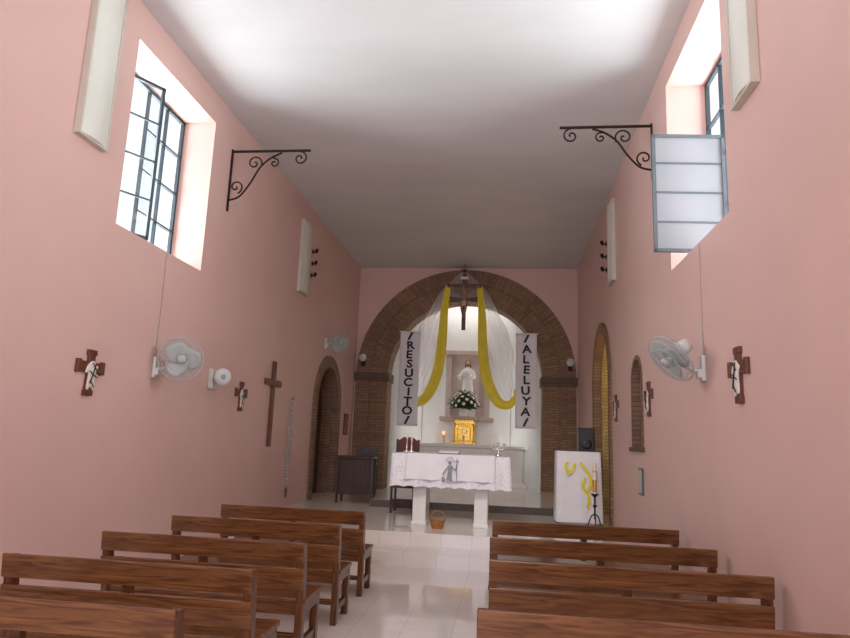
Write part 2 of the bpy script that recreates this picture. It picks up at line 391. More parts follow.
# ------------------------------------------------------------ pews
def make_pew(L,loc,label,group):
    e=thing('pew',label,'bench',loc,0,group)
    H=0.84; h=L/2
    for sx in (-1,1):
        x0=sx*h; x1=sx*(h-0.055)
        B().prism([(-0.02,H-0.01),(0.05,H-0.01),(0.10,0.42),(0.11,0.0),(0.03,0.0),(0.03,0.42)],'x',min(x0,x1),max(x0,x1)).done('leg',M_pewleg,e,bevel=0.006)
        B().box((min(x0,x1),0.41,0),(max(x0,x1),0.48,0.41)).done('leg',M_pewleg,e,bevel=0.006)
        B().box((min(x0,x1),0.09,0.34),(max(x0,x1),0.42,0.41)).done('seat_rail',M_pewleg,e,bevel=0.004)
        B().box((min(x0,x1)+.008,0.10,0.10),(max(x0,x1)-.008,0.42,0.16)).done('stretcher',M_pewleg,e,bevel=0.004)
    B().prism([(0.02,0.0+0.50),(0.07,0.50),(0.05,0.80),(0.0,0.80)],'x',-0.03,0.03).done('backrest_post',M_pewleg,e,bevel=0.004)
    def plank(z0,z1,dy=0):
        f=lambda z:-0.02+(H-z)*0.11
        B().prism([(f(z0)-0.022+dy,z0),(f(z0)+0.006+dy,z0),(f(z1)+0.006+dy,z1),(f(z1)-0.022+dy,z1)],'x',-h,h).done('backrest_plank',M_pew,e,bevel=0.006)
    plank(0.705,0.84); plank(0.515,0.665)
    B().box((-h-0.01,0.06,0.41),(h+0.01,0.50,0.445)).done('seat',M_pew,e,bevel=0.008)
    B().box((-h+.05,0.07,0.33),(h-.05,0.095,0.41)).done('seat_apron',M_pew,e,bevel=0.004)
    B().box((-h+.05,0.25,0.11),(h-.05,0.30,0.15)).done('foot_stretcher',M_pew,e,bevel=0.004)
    return e
lab1='varnished reddish-brown wooden pew with two-plank backrest on tiled floor'
lab2='longer varnished brown wooden pew beside the pink wall'
p=make_pew(1.54,(-2.19,6.83,0),lab1,'pews in the wider row')
for x,y in ((-2.18,5.77),(-2.17,4.72),(-2.165,3.74),(-2.15,2.84)): dup(p,(x,y,0))
p=make_pew(1.76,(0.77,6.70,0),lab2,'pews in the row by the wall')
for x,y in ((0.77,5.56),(0.79,4.52),(0.765,3.22)): dup(p,(x,y,0))

# ------------------------------------------------------------ main altar
AX,AY=-0.80,10.25
al=thing('altar_table','white altar on two stone pillars on the raised floor','altar',(AX,AY,ZP))
for sx in (-1,1):
    B().box((sx*0.46-0.10,-0.25,0),(sx*0.46+0.10,0.25,0.93)).box((sx*0.46-0.115,-0.27,0),(sx*0.46+0.115,0.27,0.05)).done('leg',M_stone,al,bevel=0.008)
B().box((-0.86,-0.38,0.93),(0.86,0.38,1.03)).done('table_top',M_stone,al,bevel=0.01)
def drape(hx,hy,zt,zb,amp,mat,parent,name,scal=0.02,y0=0):
    b=B(); per=[]; st=0.03
    def edge(a,bb):
        n=int(math.dist(a,bb)/st)
        for i in range(n): per.append((a[0]+(bb[0]-a[0])*i/n,a[1]+(bb[1]-a[1])*i/n))
    edge((-hx,-hy),(hx,-hy)); edge((hx,-hy),(hx,hy)); edge((hx,hy),(-hx,hy)); edge((-hx,hy),(-hx,-hy))
    rows=[]
    for j in range(9):
        t=j/8; row=[]
        for i,(x,y) in enumerate(per):
            w=amp*t*math.sin(i*0.55+1.3*math.sin(i*0.11))
            nx=1 if x>=hx-1e-4 else (-1 if x<=-hx+1e-4 else 0); ny=1 if y>=hy-1e-4 else (-1 if y<=-hy+1e-4 else 0)
            z=zt+(zb-zt)*t
            if j==8: z+=scal*abs(math.sin(i*0.5))
            row.append((x+nx*(0.006+w+0.02*t),y+ny*(0.006+w+0.02*t)+y0,z))
        row.append(row[0]); rows.append(row)
    b.grid(rows); b.add([(x,y+y0,zt) for x,y in per],[tuple(range(len(per)))])
    bmesh.ops.remove_doubles(b.bm,verts=b.bm.verts,dist=0.001)
    return b.done(name,mat,parent,True)
cl=thing('altar_cloth','white lace altar cloth with embroidered emblem draped over the altar','tablecloth',(AX,AY,ZP))
drape(0.875,0.395,1.036,0.55,0.018,M_lace,cl,'lace_cloth')
drape(0.66,0.405,1.045,0.66,0.006,M_cloth,cl,'linen_runner',0.012,-0.012)
em=B(); em.M=Matrix.Translation((0,0,0.14))@Matrix.Scale(0.85,4,(1,0,0))@Matrix.Scale(0.85,4,(0,0,1))
em.ball((0.0,-0.475,0.93),(0.028,0.006,0.036),10,6); em.prism([(-0.06,0.64),(0.05,0.62),(0.035,0.74),(0.045,0.88),(-0.035,0.88),(-0.03,0.76)],'y',-0.478,-0.47)
em.tube([(0.04,-0.474,0.86),(0.10,-0.474,0.80),(0.12,-0.474,0.90)],0.011,5); em.tube([(-0.03,-0.474,0.86),(-0.09,-0.474,0.78),(-0.12,-0.474,0.72)],0.011,5)
em.tube([(0.12,-0.474,0.62),(0.12,-0.474,1.0)],0.007,5); em.tube([(0.08,-0.474,0.95),(0.16,-0.474,0.95)],0.007,5)
em.tube([(-0.11,-0.474,0.60),(-0.13,-0.474,0.68),(-0.09,-0.474,0.66),(-0.10,-0.474,0.60)],0.012,5)
for k in range(9):
    a=math.pi*(k+0.5)/9
    em.tube([(0.05*math.cos(a),-0.474,0.94+0.06*math.sin(a)),(0.075*math.cos(a),-0.474,0.94+0.09*math.sin(a))],0.005,4)
em.done('embroidered_emblem',M_grey,cl,label='grey embroidered figure with rays')

def candlestick(loc,label,h=0.22,arms=1):
    e=thing('candlestick',label,'candlestick',loc,0,'silver candlesticks on the altar')
    b=B().lathe([(0.05,0),(0.055,0.01),(0.02,0.03),(0.012,0.06),(0.02,0.08),(0.011,0.10),(0.011,h*0.75),(0.025,h*0.8),(0.02,h*0.83)])
    if arms==3:
        for s in (-1,1):
            b.tube(spline([(0,0,h*0.45),(s*0.05,0,h*0.4),(s*0.09,0,h*0.5),(s*0.09,0,h*0.65)],6),0.007,6)
            b.lathe([(0.01,0),(0.024,0.015),(0.018,0.03)],(s*0.09,0,h*0.64),12)
    b.done('holder',M_silver,e,True)
    B().cyl((0,0,h*0.83),(0,0,h*1.3),0.014,n=12).done('candle',M_wax,e)
    if arms==3:
        for s in (-1,1): B().cyl((s*0.09,0,h*0.70),(s*0.09,0,h*1.1),0.012,n=12).done('candle',M_wax,e)
    return e
ZT=ZP+1.047
candlestick((-1.44,10.2,ZT),'small silver candlestick with white candle on the altar cloth')
candlestick((-1.54,10.38,ZT),'small silver candlestick with white candle on the altar cloth',0.26)
candlestick((-0.10,10.2,ZT),'three-armed silver candelabrum with white candles on the altar',0.24,3)
ms=thing('missal','open white book on a low wooden stand on the altar','book',(-0.85,10.2,ZT))
B().prism([(-0.12,0),(0.12,0),(0.12,0.035),(-0.12,0.01)],'x',-0.16,0.16).done('stand',M_pew,ms,bevel=0.003)
B().prism([(-0.11,0.012),(0.11,0.035),(0.11,0.05),(-0.11,0.025)],'x',-0.15,0.15).done('pages',M_paper,ms,bevel=0.003)

bk=thing('basket','small orange-brown wicker basket on the floor before the altar','basket',(-0.95,9.72,ZP))
B().lathe([(0.075,0),(0.085,0.01),(0.115,0.12),(0.122,0.125),(0.105,0.12),(0.072,0.015)],n=28).done('bowl',M_wick,bk,True)
B().tube([(0.113*math.cos(a),0,0.115+0.13*math.sin(a)) for a in [math.pi*i/16 for i in range(17)]],0.008,6).done('handle',M_wick,bk,True)
M_or=plain('orange_peel',(0.6,0.22,0.05),0.5)
for k,(x,y) in enumerate(((0.04,0.02),(-0.04,0.03),(0,-0.04))):
    o=B().ball((0,0,0),(0.035,0.035,0.03)).done('orange_fruit',M_or,None,True)
    o.location=(-0.95+x,9.72+y,ZP+0.045); meta(o,'small orange fruit in the wicker basket','fruit','fruit in the basket')

# ------------------------------------------------------------ ambo
am=thing('ambo','lectern covered by a white cloth with yellow ribbon','lectern',(1.20,11.35,ZP))
B().box((-0.31,-0.22,0),(0.31,0.22,1.13)).done('body',M_stone,am,bevel=0.01)
drape(0.345,0.25,1.15,0.03,0.010,M_cloth,am,'cloth',0.0)
yr=B()
def ribbon(b,path,w,y,amp=0.02,wob=3,flip=0,n=7,ydir=-1):
    P=spline(path,8); rows=[]
    for i,p in enumerate(P):
        T=Vector((P[min(i+1,len(P)-1)].x-P[max(i-1,0)].x,0,P[min(i+1,len(P)-1)].z-P[max(i-1,0)].z)).normalized()
        N=Vector((T.z,0,-T.x)); ww=w(i/(len(P)-1)) if callable(w) else w
        rows.append([tuple(Vector((p.x,y,p.z))+N*ww*(k/(n-1)-0.5)+Vector((0,ydir*amp*(1+math.sin(wob*k+0.15*i)),0))) for k in range(n)])
    b.grid(rows)
ribbon(yr,[(-0.19,0,0.98),(-0.21,0,0.88),(-0.16,0,0.80),(-0.10,0,0.86),(-0.07,0,0.96)],0.045,-0.29,0.006)
ribbon(yr,[(0.02,0,0.98),(0.08,0,0.90),(0.16,0,0.80),(0.19,0,0.66),(0.12,0,0.52),(0.05,0,0.62),(0.10,0,0.74)],0.045,-0.30,0.006)
ribbon(yr,[(0.12,0,0.52),(0.16,0,0.40),(0.13,0,0.26)],0.045,-0.295,0.006)
yr.done('yellow_ribbon',M_yellow,am,True)
pc=thing('paschal_candle','cream and gold candle on a black wrought-iron stand beside the lectern','candle',(1.42,10.86,ZP))
st=B().cyl((0,0,0.12),(0,0,0.50),0.014)
for k in range(3):
    a=2*math.pi*k/3+0.5
    st.tube(spline([(0,0,0.20),(0.06*math.cos(a),0.06*math.sin(a),0.16),(0.11*math.cos(a),0.11*math.sin(a),0.04),(0.14*math.cos(a),0.14*math.sin(a),0.010)],6),0.010,6)
st.lathe([(0.02,0.30),(0.035,0.32),(0.02,0.34)]).lathe([(0.02,0.46),(0.06,0.50),(0.06,0.51),(0.04,0.50)])
st.done('stand',M_iron,pc,True)
B().cyl((0,0,0.50),(0,0,0.98),0.032,n=16).done('candle',M_wax,pc)
B().cyl((0,0,0.54),(0,0,0.72),0.034,n=16).done('gold_band',M_gold,pc)
B().cyl((0,0,0.84),(0,0,0.87),0.034,n=16).done('gold_band',M_gold,pc)
ls=thing('loudspeaker','black loudspeaker on a slim tripod stand behind the lectern','speaker',(1.42,11.95,ZP))
B().box((-0.14,-0.12,1.12),(0.14,0.12,1.56)).done('cabinet',M_blackp,ls,bevel=0.015)
B().lathe([(0.09,0),(0.085,0.012),(0.03,0.004)],(0,0,0),20).done('speaker_cone',M_blackp,ls,True).matrix_local=Matrix.Translation((0,-0.12,1.27))@Matrix.Rotation(math.pi/2,4,'X')
tp=B().cyl((0,0,0.05),(0,0,1.12),0.016)
for k in range(3):
    a=2*math.pi*k/3; tp.tube([(0,0,0.45),(0.2*math.cos(a),0.18*math.sin(a),0.012)],0.010,6)
tp.done('stand',M_blackp,ls)

# ------------------------------------------------------------ chairs at the side
def chair(loc,rz,label,h=0.95,mat=M_dwood,pad=None,w=0.5):
    e=thing('chair',label,'chair',loc,rz)
    for sx in (-1,1):
        B().box((sx*(w/2-.02)-.02,0.0,0),(sx*(w/2-.02)+.02,0.04,h)).done('leg',mat,e,bevel=0.005)
        B().box((sx*(w/2-.02)-.02,0.42,0),(sx*(w/2-.02)+.02,0.46,0.65)).done('leg',mat,e,bevel=0.005)
        B().box((sx*(w/2-.02)-.025,0.0,0.65),(sx*(w/2-.02)+.025,0.48,0.68)).done('armrest',mat,e,bevel=0.006)
    B().box((-w/2+.02,0.02,0.42),(w/2-.02,0.46,0.47)).done('seat',pad or mat,e,bevel=0.01)
    B().prism([(-w/2+.03,0.50),(w/2-.03,0.50),(w/2-.03,h-.03),(0.08,h+.04),(-0.08,h+.04),(-w/2+.03,h-.03)],'y',0.008,0.035).done('backrest',pad or mat,e,bevel=0.006)
    B().box((-w/2+.03,0.43,0.2),(w/2-.03,0.45,0.24)).done('stretcher',mat,e)
    return e
chair((-3.12,14.9,ZP),math.radians(-175),'dark wooden armchair against the brick pillar',0.98)
chair((-1.72,11.75,ZP),math.radians(180),'high-backed chair with dark red upholstery behind the altar',1.24,M_dwood,M_red,0.42)
ct=thing('side_table','small dark wooden side cabinet beside the arched doorway','table',(-2.86,12.75,ZP))
B().box((-0.36,-0.24,0.84),(0.36,0.24,0.88)).done('table_top',M_dwood,ct,bevel=0.006)
for sx in (-1,1):
    for sy in (-1,1): B().box((sx*0.32-.022,sy*0.20-.022,0),(sx*0.32+.022,sy*0.20+.022,0.84)).done('leg',M_dwood,ct,bevel=0.004)
B().box((-0.31,-0.19,0.16),(0.31,0.19,0.84)).done('cabinet_body',M_dwood,ct,bevel=0.004)
for sx in (-1,1):
    B().box((sx*0.155-0.14,-0.203,0.20),(sx*0.155+0.14,-0.19,0.80)).done('cabinet_door',M_dwood,ct,bevel=0.008)

# ------------------------------------------------------------ back altar, tabernacle, niche, statue
YW=YA+1.3
ba=struct(B().box((-2.55,YA+0.75,ZP2),(0.45,YW,1.42)).box((-2.65,YA+0.68,1.42),(0.55,YW,1.50)).box((-2.65,YA+0.70,ZP2),(0.55,YW,ZP2+0.12)).done('trim_9',M_white,bevel=0.01))
struct(B().box((-1.85,YA+1.12,1.50),(-0.17,YW,1.78)).done('trim_10',M_white,bevel=0.01))
struct(B().box((-2.35,YW-0.03,1.5),(-2.22,YW,5.6)).box((0.14,YW-0.03,1.5),(0.27,YW,5.6)).done('trim_13',M_white,bevel=0.008))
tb=thing('tabernacle','golden tabernacle with rounded top on the white back altar','tabernacle',(-1.05,YA+0.86,1.50))
B().prism([(-0.28,0.04),(0.28,0.04),(0.28,0.50)]+[(0.28*math.cos(a),0.50+0.24*math.sin(a)) for a in [math.pi*i/12 for i in range(1,12)]]+[(-0.28,0.50)],'y',-0.1,0.13).box((-0.33,-0.15,0),(0.33,0.14,0.05)).box((-0.31,-0.13,0.49),(0.31,0.13,0.53)).done('body',M_gold,tb,bevel=0.01)
for sx in (-1,1): B().lathe([(0.035,0),(0.04,0.02),(0.022,0.05),(0.022,0.40),(0.04,0.44),(0.035,0.47)],(sx*0.25,-0.12,0.05),12).done('column',M_gold,tb,True)
B().prism([(-0.17,0.08),(0.17,0.08),(0.17,0.40)]+[(0.17*math.cos(a),0.40+0.07*math.sin(a)) for a in [math.pi*i/10 for i in range(1,10)]]+[(-0.17,0.40)],'y',-0.135,-0.10).done('door',M_gold,tb,bevel=0.015)
rl=B().tube([(0.07*math.cos(a),-0.14,0.33+0.07*math.sin(a)) for a in [2*math.pi*i/16 for i in range(16)]],0.012,6,True)
rl.lathe([(0.05,0),(0.015,0.02),(0.015,0.06),(0.045,0.09),(0.05,0.12)],(0,-0.145,0.11),12); rl.done('relief',M_silver,tb,True)
fz=B().tube([(0,0,0.73),(0,0,0.86)],0.014,6).tube([(-0.045,0,0.81),(0.045,0,0.81)],0.012,6); fz.done('finial_cross',M_gold,tb)
sl=thing('sanctuary_lamp','small red candle lamp glowing on the back altar','lamp',(-1.58,YA+0.85,1.50))
B().lathe([(0.05,0),(0.05,0.01),(0.015,0.03),(0.015,0.18),(0.05,0.22)]).done('base',M_gold,sl,True)
B().lathe([(0.03,0.22),(0.04,0.25),(0.035,0.31)]).done('cup',M_flame,sl,True)
nf=struct(B().box((-1.60,YW-0.10,2.20),(-1.45,YW,3.86)).box((-0.57,YW-0.10,2.20),(-0.42,YW,3.86)).box((-1.64,YW-0.13,3.86),(-0.38,YW,3.98)).box((-1.72,YW-0.42,2.10),(-0.30,YW,2.20)).done('trim_11',M_beige,bevel=0.01))
struct(B().box((-1.47,YW-0.03,2.20),(-0.55,YW,3.88)).done('trim_12',M_beige))
sta=thing('statue','white-robed religious statue with brown hair standing in the niche','statue',(-1.01,YW-0.20,2.20))
B().box((-0.2,-0.13,0),(0.2,0.13,0.45)).box((-0.23,-0.15,0.45),(0.23,0.15,0.5)).done('pedestal',M_white,sta,bevel=0.01)
rb=B()
prof=[(0.17,0.50),(0.165,0.60),(0.14,0.80),(0.125,0.95),(0.13,1.05),(0.155,1.17),(0.15,1.24),(0.07,1.30),(0.045,1.34)]
verts=[];n=32
for r,z in prof:
    for k in range(n):
        a=2*math.pi*k/n; rr=r*(1+0.07*math.sin(8*a)*max(0,(1.25-z)))
        verts.append((rr*math.cos(a),rr*math.sin(a)*0.62,z))
faces=[(i*n+k,i*n+(k+1)%n,(i+1)*n+(k+1)%n,(i+1)*n+k) for i in range(len(prof)-1) for k in range(n)]+[tuple(range(n))]
rb.add(verts,faces)
rb.tube(spline([(-0.13,0,1.20),(-0.19,-0.02,1.08),(-0.20,-0.08,1.00),(-0.24,-0.13,1.10)],5),[0.05]*8+[0.045]*8,10)
rb.tube(spline([(0.13,0,1.20),(0.18,-0.03,1.06),(0.12,-0.12,1.03),(0.04,-0.13,1.10)],5),0.045,10)
rb.done('robe',M_robe,sta,True)
B().ball((0,-0.01,1.42),(0.058,0.065,0.08)).cyl((0,0,1.30),(0,0,1.38),0.035).ball((0,-0.075,1.41),(0.01,0.015,0.018),6,4).ball((0.04,-0.135,1.11),0.03,8,6).ball((-0.245,-0.14,1.13),0.03,8,6).done('head',M_skin,sta,True)
B().ball((0,0.012,1.44),(0.072,0.07,0.085)).ball((-0.055,0.02,1.35),(0.03,0.035,0.08)).ball((0.055,0.02,1.35),(0.03,0.035,0.08)).ball((0,-0.05,1.365),(0.035,0.03,0.03)).done('hair',M_hair,sta,True)
fa=thing('flower_arrangement','round arrangement of white flowers and green leaves below the statue','flowers',(-1.05,YW-0.66,2.20))
struct(B().box((-1.35,YW-0.80,2.13),(-0.75,YW-0.40,2.20)).box((-1.12,YW-0.50,1.78),(-0.98,YW-0.40,2.13)).done('trim_14',M_beige,bevel=0.008))
B().lathe([(0.08,0),(0.09,0.015),(0.06,0.03),(0.10,0.12),(0.12,0.14),(0.10,0.13)],n=24).done('vase',M_stone,fa,True)
FO=0.32
lv=B()
for i in range(150):
    a=random.uniform(0,2*math.pi); e=random.uniform(-0.4,1.3); R=random.uniform(0.28,0.44)
    d=Vector((math.cos(a)*math.cos(e),math.sin(a)*math.cos(e)*0.5,math.sin(e)*0.85)); p=Vector((0,0,FO))+d*R
    s=d.cross(Vector((0,0,1))).normalized()*0.045
    lv.add([Vector((0,0,FO-0.11)),p-s-d*0.08,p+d*0.06,p+s-d*0.08],[(0,1,2,3)])
lv.done('foliage',M_green,fa)
fm=None
for i in range(42):
    a=i*2.399; zz=1-1.25*(i+0.5)/42; rr=math.sqrt(max(0,1-zz*zz))
    p=Vector((math.cos(a)*rr*0.37,math.sin(a)*rr*0.21,FO+0.02+zz*0.30))
    if fm is None:
        fb=B()
        for k in range(7):
            t=2*math.pi*k/7; fb.ball((0.028*math.cos(t),0.028*math.sin(t),0),(0.022,0.019,0.013),8,5)
        fb.ball((0,0,0.012),0.018,8,5)
        o=fb.done('flower',M_petal,fa,True); fm=o
    else:
        o=fm.copy(); COL.objects.link(o)
    o.location=p; d=(p-Vector((0,0,FO-0.05))).normalized(); o.rotation_euler=d.to_track_quat('Z','Y').to_euler()

# ------------------------------------------------------------ crucifix
CZ=4.26
def corpus(parent,s,base,y,mat,rad=1.0,name='corpus'):
    V=[(0,0,0.52),(0,-.01,0.66),(0,-.01,0.80),(0,-.03,0.88),(0.0,-.05,0.97),
       (-.13,0,0.82),(-.29,.0,0.90),(-.44,.01,0.99),(.13,0,0.82),(.29,0,0.90),(.44,.01,0.99),
       (-.05,0,0.46),(-.055,-.06,0.26),(-.01,0,0.04),(-.01,-.05,-0.02),(.05,0,0.46),(.055,-.06,0.26),(.012,-.01,0.05),(.012,-.06,-0.01)]
    E=[(0,1),(1,2),(2,3),(3,4),(2,5),(5,6),(6,7),(2,8),(8,9),(9,10),(0,11),(11,12),(12,13),(13,14),(0,15),(15,16),(16,17),(17,18)]
    R=[.07,.065,.08,.03,.058,.042,.030,.022,.042,.030,.022,.055,.042,.026,.02,.055,.042,.026,.02]
    V=[(v[0]*s+base[0],v[1]*s+y,v[2]*s+base[1]) for v in V]
    return skin_fig(name,V,E,[r*s*rad for r in R],mat,parent)
cr=thing('crucifix','dark wooden crucifix with carved corpus hanging before the brick arch','crucifix',(-1.06,YA-0.46,CZ))
B().box((-0.05,-0.02,0),(0.05,0.02,1.42)).box((-0.42,-0.019,1.08),(0.42,0.019,1.17)).done('cross',M_cross,cr,bevel=0.006)
corpus(cr,0.82,(0,0.30),-0.055,M_bronze,1.1)
B().box((-0.10,-0.03,1.28),(0.10,-0.02,1.35)).done('title_plaque',M_figure,cr)
B().tube([(0,0.0,1.40),(0,0.0,ZC-CZ)],0.008,6).done('hanger',M_iron,cr)
cb=B()
cb.prism([(-.07*.82,.3+.50*.82),(.07*.82,.3+.50*.82),(.06*.82,.3+.36*.82),(-.05*.82,.3+.34*.82)],'y',-0.13,-0.03); cb.done('loincloth',M_beige,cr,bevel=0.01)

# ------------------------------------------------------------ drapery on the arch
dr=thing('drapery','sheer white tulle with yellow satin swags hung from the arch','fabric',(0,0,0))
AP=(-1.09,5.80)
def swag(sgn):
    tu=B(); rows=[]
    inner=spline([(AP[0]+sgn*0.02,0,AP[1]),(-1.09+sgn*0.32,0,5.25),(-1.09+sgn*0.44,0,4.5),(-1.09+sgn*0.56,0,3.6),(-1.09+sgn*0.82,0,2.90),(-1.09+sgn*1.12,0,2.56)],10)
    outer=spline([(AP[0]+sgn*0.06,0,AP[1]+0.02),(-1.09+sgn*0.56,0,5.32),(-1.09+sgn*0.86,0,4.78),(-1.09+sgn*1.14,0,4.22),(-1.09+sgn*1.32,0,3.4),(-1.09+sgn*1.36,0,2.50)],10)
    for i in range(len(inner)):
        rows.append([tuple(inner[i].lerp(outer[i],k/20)+Vector((0,YA-0.20-0.030*math.sin(k*1.5+0.05*i)*min(1,i/8),0))) for k in range(21)])
    tu.grid(rows); tu.done('tulle',M_tulle,dr,True)
    yb=B()
    ribbon(yb,[(AP[0]+sgn*0.40,0,5.40),(AP[0]+sgn*0.47,0,4.75),(AP[0]+sgn*0.50,0,4.05),(AP[0]+sgn*0.56,0,3.40),(AP[0]+sgn*0.70,0,2.88),(AP[0]+sgn*0.92,0,2.54),(AP[0]+sgn*1.16,0,2.48),(AP[0]+sgn*1.32,0,2.66),(AP[0]+sgn*1.34,0,2.86)],
           lambda t:0.14+0.12*math.sin(math.pi*min(1,t*1.1)) if t<0.90 else 0.12,YA-0.265,0.014,1.9)
    yb.done('yellow_swag',M_yellow,dr,True)
swag(-1); swag(1)
tt=B(); rows=[]
for i in range(12):
    t=i/11; z=5.84-0.62*t; w=0.46*t+0.03
    rows.append([(-1.09-w+2*w*k/12,YA-0.13-0.02*math.sin(k*2.0),z-0.08*t*math.sin(math.pi*k/12)) for k in range(13)])
tt.grid(rows).done('tulle_crown',M_tulle,dr,True)
B().box((-1.16,YA-0.27,5.81),(-1.02,YA-0.06,5.85)).done('mounting_block',M_dwood,dr)

# ------------------------------------------------------------ banners
def text_mesh(txt,size,mat,parent,loc,name,sx=1.0,tilt=0.0):
    cu=bpy.data.curves.new(name,'FONT'); cu.body=txt; cu.size=size; cu.align_x='CENTER'; cu.align_y='CENTER'; cu.extrude=0.003; cu.offset=size*0.03
    o=bpy.data.objects.new(name,cu); COL.objects.link(o); bpy.context.view_layer.update()
    me=bpy.data.meshes.new_from_object(o.evaluated_get(bpy.context.evaluated_depsgraph_get()))
    bpy.data.objects.remove(o,do_unlink=True)
    me.transform(Matrix.Rotation(math.pi/2,4,'X')@Matrix.Scale(sx,4,(1,0,0))@Matrix.Rotation(tilt,4,'Z'))
    me.materials.clear(); me.materials.append(mat)
    q=bpy.data.objects.new(name,me); COL.objects.link(q); q.parent=parent; q.location=loc; return q
def banner(x,z0,z1,chars,label,w=0.50):
    y=YA-0.34
    e=thing('banner',label,'banner',(x,y,z0),0,'hanging banners with lettering')
    b=B(); rows=[]
    H=z1-z0
    for i in range(25):
        z=H*i/24; rows.append([(-w/2+w*k/10,0.010*math.sin(k*0.9+z*1.3),z) for k in range(11)])
    b.grid(rows); o=b.done('cloth',M_paper,e,True); m=o.modifiers.new('s','SOLIDIFY'); m.thickness=0.004
    B().cyl((-w/2-0.03,0.0,H),(w/2+0.03,0.0,H),0.014).tube([(-w/2,0,H),(-w/2,0.285,H)],0.01,6).tube([(w/2,0,H),(w/2,0.285,H)],0.01,6).done('rod',M_wax,e)
    n=len(chars)
    for i,c in enumerate(chars):
        zz=H-(i+0.55)*H/(n+0.1)
        if c=='/': text_mesh('/',0.26,M_black,e,(0.0,-0.022,zz),'letter',1.7)
        else: text_mesh(c,0.275,M_black,e,(0.012*math.sin(i*2.3),-0.022,zz),'letter',1.15,0.06*math.sin(i*1.7))
    return e
banner(-2.38,1.90,4.22,'/RESUCIT\u00d3/','white hanging banner with stacked black letters reading RESUCITÓ')
banner(0.48,1.93,4.22,'/ALELUYA/','white hanging banner with stacked black letters reading ALELUYA')

# ------------------------------------------------------------ wall things
def wallrot(side): return 0.0 if side=='L' else math.pi
def wx(side,g=0.0): return XL+g if side=='L' else XR-g
def fixture(side,yc,z0,h,label,w=0.42):
    e=thing('wall_light',label,'lamp',(wx(side,0.001),yc,z0),wallrot(side),'long box lights on the side walls')
    r=0.022
    fr=B().box((0.0,-w/2,0),(0.062,w/2,r)).box((0.0,-w/2,h-r),(0.062,w/2,h)).box((0.0,-w/2,r+.0005),(0.06,-w/2+r,h-r-.0005)).box((0.0,w/2-r,r+.0005),(0.06,w/2,h-r-.0005)).box((0.002,-w/2+r+.0005,r+.0005),(0.02,w/2-r-.0005,h-r-.0005))
    fr.done('housing',M_fixture,e)
    pr=[(0.021,-w/2+r+.001)]+[(0.05+0.03*math.sin(math.pi*i/8),-w/2+r+.001+(w-2*r-.002)*i/8) for i in range(9)]+[(0.021,w/2-r-.001)]
    B().prism(pr,'z',r+.001,h-r-.001).done('diffuser',M_diff,e)
    return e
fixture('L',5.12,4.14,1.62,'long vertical box light with pale diffuser on the pink wall')
fixture('L',11.45,4.17,1.38,'long vertical box light with pale diffuser on the pink wall',0.5)
fixture('R',4.64,4.16,1.62,'long vertical box light with pale diffuser on the pink wall')
fixture('R',10.75,4.25,1.38,'long vertical box light with pale diffuser on the pink wall',0.5)
def spiral(cx,cz,r0,turns,a0,sg=1,n=28):
    return [(cx+r0*(1-t)**0.8*math.cos(a0+sg*2*math.pi*turns*t),0,cz+r0*(1-t)**0.8*math.sin(a0+sg*2*math.pi*turns*t)) for t in [i/n for i in range(n)]]
def bracket(side,y,z0,h,L,label):
    e=thing('wall_bracket',label,'iron bracket',(wx(side,0.002),y,z0),wallrot(side),'wrought-iron brackets on the side walls')
    B().box((0,-.02,0),(0.018,.02,h+0.03)).done('wall_bar',M_iron,e)
    B().box((0,-.018,h-.01),(L,.018,h+.012)).done('arm',M_iron,e)
    b=B()
    b.tube(spline([(0.02,0,h*0.18),(0.16,0,h*0.24),(0.30,0,h*0.46),(0.42,0,h*0.72),(0.56,0,h*0.88),(0.72,0,h*0.97)],6),0.013,6)
    b.tube(spiral(0.10,h*0.40,0.10,1.3,-1.2),0.011,6)
    b.tube(spiral(0.34,h*0.80,0.11,1.4,-0.6),0.011,6)
    b.tube(spiral(L-0.14,h-0.11,0.10,1.4,1.57,-1),0.011,6)
    b.tube(spiral(0.62,h*0.80,0.07,1.3,1.9,-1),0.010,6)
    b.done('scrollwork',M_iron,e,True)
bracket('L',8.05,4.55,0.86,1.12,'black wrought-iron scroll bracket projecting from the pink wall')
bracket('R',7.72,4.80,0.70,1.12,'black wrought-iron scroll bracket projecting from the pink wall')
def hook(side,y,z):
    e=thing('wall_hook','small black iron hook fixed to the wall beside the box light','hook',(wx(side,0.001),y,z),wallrot(side),'iron hooks on the side walls')
    B().cyl((0,0,0),(0.015,0,0),0.045).done('plate',M_iron,e)
    B().tube(spline([(0.01,0,0),(0.05,0,0),(0.07,0,-0.02),(0.09,0,0.01),(0.08,0,0.03)],5),0.014,6).ball((0.08,0,0.03),0.035).done('hook_arm',M_iron,e,True)
for z in (5.14,4.90,4.66): hook('L',12.0,z)
for z in (5.14,4.90,4.66): hook('R',11.45,z)
